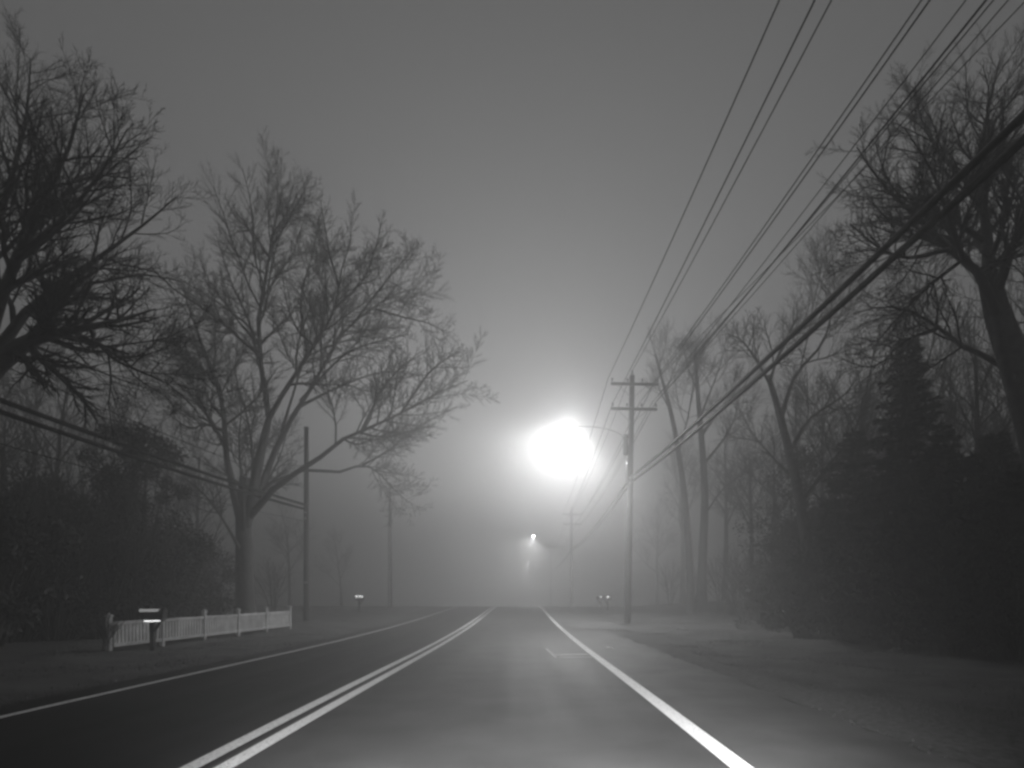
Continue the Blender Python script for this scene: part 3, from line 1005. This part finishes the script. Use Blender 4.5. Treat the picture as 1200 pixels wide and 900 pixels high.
GL = 'cables strung along the left poles'
for z, zb, r, lab in ((4.75, 5.0, .058, 'upper of the two thick cables crossing the left edge'), (4.52, 4.72, .058, 'lower of the two thick cables crossing the left edge'),
                      (5.6, 5.7, .012, 'thin wire above the thick cables at the left edge'), (3.9, 3.9, .010, 'thin wire below the thick cables at the left edge')):
    stops = [(-11.9, -12, zb + CAMZ), (-252 / F * 33, 32.84, z + CAMZ)]
    wire('cable', stops, [.55], r, lab, 'cable', M['wire'], GL)


# ------------------------------------------------------------------ street lamps
def look_down(tilt_left, tilt_cam):
    """rotation of a spot (-Z axis) tilted towards -X and towards the camera"""
    d = Vector((-sin(tilt_left), -sin(tilt_cam), -1)).normalized()
    return d.to_track_quat('-Z', 'Y').to_euler()


def street_lamp(lp, pole_x, pole_y, label, watts, spill, lens):
    lp = Vector(lp)
    root = empty('street_lamp', lp)
    dx = pole_x - lp.x
    dy = pole_y - lp.y
    pts = resample([(dx - .12, dy, -.55), (dx * .75, dy * .75, -.1), (dx * .4, dy * .4, .12), (.25, 0, .14)], 10)
    MB().tube(pts, .021, 8).build('arm', M['lamp_paint'], root, True)
    MB().box((dx - .14, dy, -.55), (.06, .2, .3), bev=.01).build('bracket', M['metal'], root)
    MB().ellipsoid((-.1, 0, .09), (.42, .17, .11), zmin=-.35, zmax=.98).build('housing', M['metal'], root, True)
    MB().ellipsoid((-.2, 0, .045), (.2, .13, .14), zmin=-.98, zmax=-.05).build('lens', lens, root, True)
    tag(root, label, 'street lamp')
    l = bpy.data.lights.new('lamp_beam', 'SPOT')
    l.energy = watts; l.spot_size = R(154); l.spot_blend = .42; l.shadow_soft_size = .1
    lo = bpy.data.objects.new('lamp_beam', l); col.objects.link(lo)
    lo.location = lp + Vector((-.2, 0, -.16)); lo.rotation_euler = look_down(R(19), R(4))
    if spill:
        l = bpy.data.lights.new('lamp_spill', 'POINT'); l.energy = spill; l.shadow_soft_size = .12
        lo = bpy.data.objects.new('lamp_spill', l); col.objects.link(lo)
        lo.location = lp + Vector((-.2, 0, -.22))
    return root


street_lamp(W(671, 503, PD - .3), 5.28, PD - .1, 'glaring street lamp on an arm beside the crossarm pole, biggest of the three lamps', 5100, 1000, M['lens'])
street_lamp(W(627, 628, 77), 6.1, 77.9, 'middle sized distant street lamp over the road, below the glaring one', 4200, 0, M['lens_far'])
street_lamp(W(620, 659, 137), 6.3, 136.9, 'smallest and farthest street lamp low over the road', 4200, 0, M['lens_far'])


# ------------------------------------------------------------------ fence
def fence():
    A = Vector((-10.05, 15.6)); B = Vector((-9.42, 26.0))
    root = empty('picket_fence', (A.x, A.y, ground_h(A.x, A.y)))
    o = Vector((A.x, A.y))
    nb = 5
    rp = random.Random(8)
    ang = math.atan2((B - A).y, (B - A).x)
    rot = Matrix.Rotation(ang, 3, 'Z')
    z0 = ground_h(A.x, A.y)
    z1 = ground_h(B.x, B.y) - z0
    for i in range(nb + 1):
        p = A.lerp(B, i / nb); g = z1 * i / nb
        q = p - o
        post = MB().box((q.x, q.y, g + .42), (.11, .11, .9), rot, .008).build('post', M['white'], root)
        cap = MB()
        cap.box((q.x, q.y, g + .885), (.15, .15, .03), rot, .006)
        cap.add([(q.x + sx * .055, q.y + sy * .055, g + .9) for sx, sy in ((-1, -1), (1, -1), (1, 1), (-1, 1))] + [(q.x, q.y, g + .965)],
                [(0, 1, 4), (1, 2, 4), (2, 3, 4), (3, 0, 4)])
        cap.build('post_cap', M['white'], post)
    for i in range(nb):
        a = A.lerp(B, i / nb); b = A.lerp(B, (i + 1) / nb)
        ga = z1 * i / nb; gb = z1 * (i + 1) / nb
        L = (b - a).length
        mid = (a + b) / 2 - o
        g = (ga + gb) / 2
        slope = math.atan2(gb - ga, L)
        r3 = rot @ Matrix.Rotation(-slope, 3, 'Y')
        for z, nm in ((.70, 'top_rail'), (.16, 'bottom_rail')):
            MB().box((mid.x, mid.y, g + z), (L - .11, .07, .085), r3, .006).build(nm, M['white'], root)
        pk = MB()
        n = 15
        for k in range(n):
            p = a.lerp(b, (k + .5) / n) - o
            gg = ga + (gb - ga) * (k + .5) / n
            pk.box((p.x, p.y, gg + .43 + rp.uniform(-.008, .008)), (.098, .025, .455), rot @ Matrix.Rotation(rp.uniform(-.02, .02), 3, 'Y'))
        pk.build('picket_panel', M['white'], root)
    tag(root, 'low white picket fence with capped posts along the left verge', 'fence')


fence()


# ------------------------------------------------------------------ mailboxes
def mailbox(loc, label, rz=0.0, s=1.0, strips=2, face=None):
    """box on a braced post; its length lies across the view, so the side with the strips faces the traffic"""
    root = empty('mailbox', loc, rz)
    root.scale = (s, s, s)
    MB().box((0, 0, .36), (.11, .11, .78), bev=.008).build('post', M['black'], root)
    MB().tube([(0, -.02, .42), (.2, -.02, .72)], .035, 6).build('brace', M['black'], root)
    MB().box((.04, 0, .765), (.5, .14, .05), bev=.006).build('support_board', M['black'], root)
    # body: arched prism along x
    n = 10
    prof = [(-.11, .80), (-.11, .95)] + [(-.11 * cos(pi * i / n), .95 + .13 * sin(pi * i / n)) for i in range(1, n)] + [(.11, .95), (.11, .80)]
    vs, fs = [], []
    for x in (-.24, .30):
        vs += [(x, y, z) for y, z in prof]
    k = len(prof)
    fs = [tuple(range(k - 1, -1, -1)), tuple(range(k, 2 * k))] + [(i, (i + 1) % k, k + (i + 1) % k, k + i) for i in range(k)]
    MB().add(vs, fs).build('box_body', M['black'], root)
    dr = MB().add([(x, y * .96, .80 + (z - .80) * .97) for x in (.303, .318) for y, z in prof],
                  [tuple(range(k - 1, -1, -1)), tuple(range(k, 2 * k))] + [(i, (i + 1) % k, k + (i + 1) % k, k + i) for i in range(k)]).build('door', M['black'], root)
    MB().box((.335, 0, 1.0), (.03, .06, .02), bev=.004).build('handle', M['metal'], dr)
    MB().box((-.1, .118, 1.0), (.02, .012, .2), bev=.003).build('flag', M['metal'], root)
    return root


def strip_plate(root, c, size, aim, m='reflector'):
    """a sheet of reflective tape turned square to the oncoming traffic"""
    st = MB().box((0, 0, 0), size, bev=min(size) * .2).build('reflective_strip', M[m], root)
    st.location = c
    st.rotation_euler = aim
    return st


def aim_at_car(loc, rz, tilt=0.0):
    v = Vector((0, 1.0, .95)) - Vector(loc)
    yaw = math.atan2(v.y, v.x) + pi / 2 - rz
    return (tilt, 0, yaw)


ml = Vector(gl(-432 / F * 16.2, 16.2))
m1 = mailbox(ml, '', rz=.0)
tag(m1, 'dark mailbox on a post with two bright strips, in front of the white fence', 'mailbox')
aim = aim_at_car(ml + Vector((0, 0, 1)), 0)
strip_plate(m1, (.03, -.19, 1.02), (.46, .012, .075), aim, 'dim_reflector')
strip_plate(m1, (.08, -.17, .755), (.36, .012, .036), aim)

p = gl(-190 / F * 44, 44)
m2 = mailbox(p, '', rz=.0)
tag(m2, 'small dark mailbox with one bright strip far down the left verge', 'mailbox')
strip_plate(m2, (.03, -.2, 1.02), (.52, .012, .16), aim_at_car(Vector(p) + Vector((0, 0, 1)), 0))

for px, d, w, h, lab in ((704, 48, .13, .09, 'left of the two distant mailboxes beside the driveway on the right'), (712, 46, .10, .16, 'right of the two distant mailboxes beside the driveway on the right')):
    p = Vector(gl((px - X0) / F * d, d))
    q = mailbox(p, '', rz=pi)
    tag(q, lab, 'mailbox')
    strip_plate(q, (.0, .2, .98), (w, .012, h), aim_at_car(p + Vector((0, 0, 1)), pi))

# scrap of paper on the shoulder
rg = random.Random(4)
pv = []
for j in range(4):
    for i in range(5):
        pv.append((i * .045 - .09, j * .04 - .06, .02 + rg.uniform(0, .05)))
pf = [(j * 5 + i, j * 5 + i + 1, j * 5 + i + 6, j * 5 + i + 5) for j in range(3) for i in range(4)]
o = MB().add(pv, pf).build('paper_scrap', M['paper'], None, loc=(104 / F * 15.9, 15.9, road_h(15.9)))
tag(o, 'small crumpled white scrap lying on the right shoulder', 'litter')

# ------------------------------------------------------------------ the air
hz = MB().box((0, 145, 14), (310, 410, 36.5))
o = hz.build('haze', None)
o['kind'] = 'stuff'
hm = bpy.data.materials.new('fog')
hm.use_nodes = True
nt = hm.node_tree
for n in list(nt.nodes):
    nt.nodes.remove(n)
out = nt.nodes.new('ShaderNodeOutputMaterial')
pv_ = nt.nodes.new('ShaderNodeVolumePrincipled')
pv_.inputs['Color'].default_value = (.92, .92, .92, 1)
for k in ('Density Attribute', 'Color Attribute', 'Temperature Attribute'):
    pv_.inputs[k].default_value = ''
hm.cycles.homogeneous_volume = True
hm.cycles.volume_sampling = 'MULTIPLE_IMPORTANCE'
pv_.inputs['Density'].default_value = .0205
pv_.inputs['Anisotropy'].default_value = .74
nt.links.new(pv_.outputs['Volume'], out.inputs['Volume'])
o.data.materials.append(hm)

# ------------------------------------------------------------------ headlights of the car the picture is taken from
def headlight(x, energy, size, blend, aim):
    l = bpy.data.lights.new('headlight', 'SPOT')
    l.energy = energy; l.spot_size = R(size); l.spot_blend = blend; l.shadow_soft_size = .06
    o = bpy.data.objects.new('headlight', l); col.objects.link(o)
    o.location = (x, 1.2, .66)
    o.rotation_euler = Vector(aim).normalized().to_track_quat('-Z', 'Y').to_euler()


for sx in (-.62, .62):
    headlight(sx, 2900, 80, .9, (.12, 1, -.48))     # low beam: most of it falls on the road
    headlight(sx, 360, 104, 1.0, (-.02, 1, -.05))    # the weak wide light beside it

# ------------------------------------------------------------------ sky
w = bpy.data.worlds.new('World')
scene.world = w
w.use_nodes = True
nt = w.node_tree
bg = nt.nodes['Background']
sky = nt.nodes.new('ShaderNodeTexSky')
sky.sky_type = 'NISHITA'
sky.sun_disc = False
sky.sun_elevation = R(9)
sky.sun_rotation = 0.0
bw = nt.nodes.new('ShaderNodeRGBToBW')
nt.links.new(sky.outputs['Color'], bw.inputs['Color'])
nt.links.new(bw.outputs['Val'], bg.inputs['Color'])
bg.inputs['Strength'].default_value = .073

# ------------------------------------------------------------------ camera
cd = bpy.data.cameras.new('camera')
cam = bpy.data.objects.new('camera', cd)
col.objects.link(cam)
cam.location = (0, 0, CAMZ)
cam.rotation_euler = (R(90), 0, 0)
cd.sensor_width = 36
cd.lens = F / 1200 * 36
cd.shift_x = -(X0 - 600) / 1200
cd.shift_y = (YH - 450) / 1200
cd.clip_start = .05
cd.clip_end = 2000
scene.camera = cam

# ------------------------------------------------------------------ render settings
scene.view_settings.view_transform = 'Standard'
scene.view_settings.look = 'None'
scene.view_settings.exposure = 0
scene.view_settings.gamma = 1
scene.view_settings.use_curve_mapping = False
c = scene.cycles
c.use_denoising = True
c.max_bounces = 6
c.diffuse_bounces = 2
c.glossy_bounces = 2
c.volume_bounces = 1
c.sample_clamp_indirect = 1.5
c.pixel_filter_type = 'BLACKMAN_HARRIS'
c.filter_width = 2.8
c.use_adaptive_sampling = False
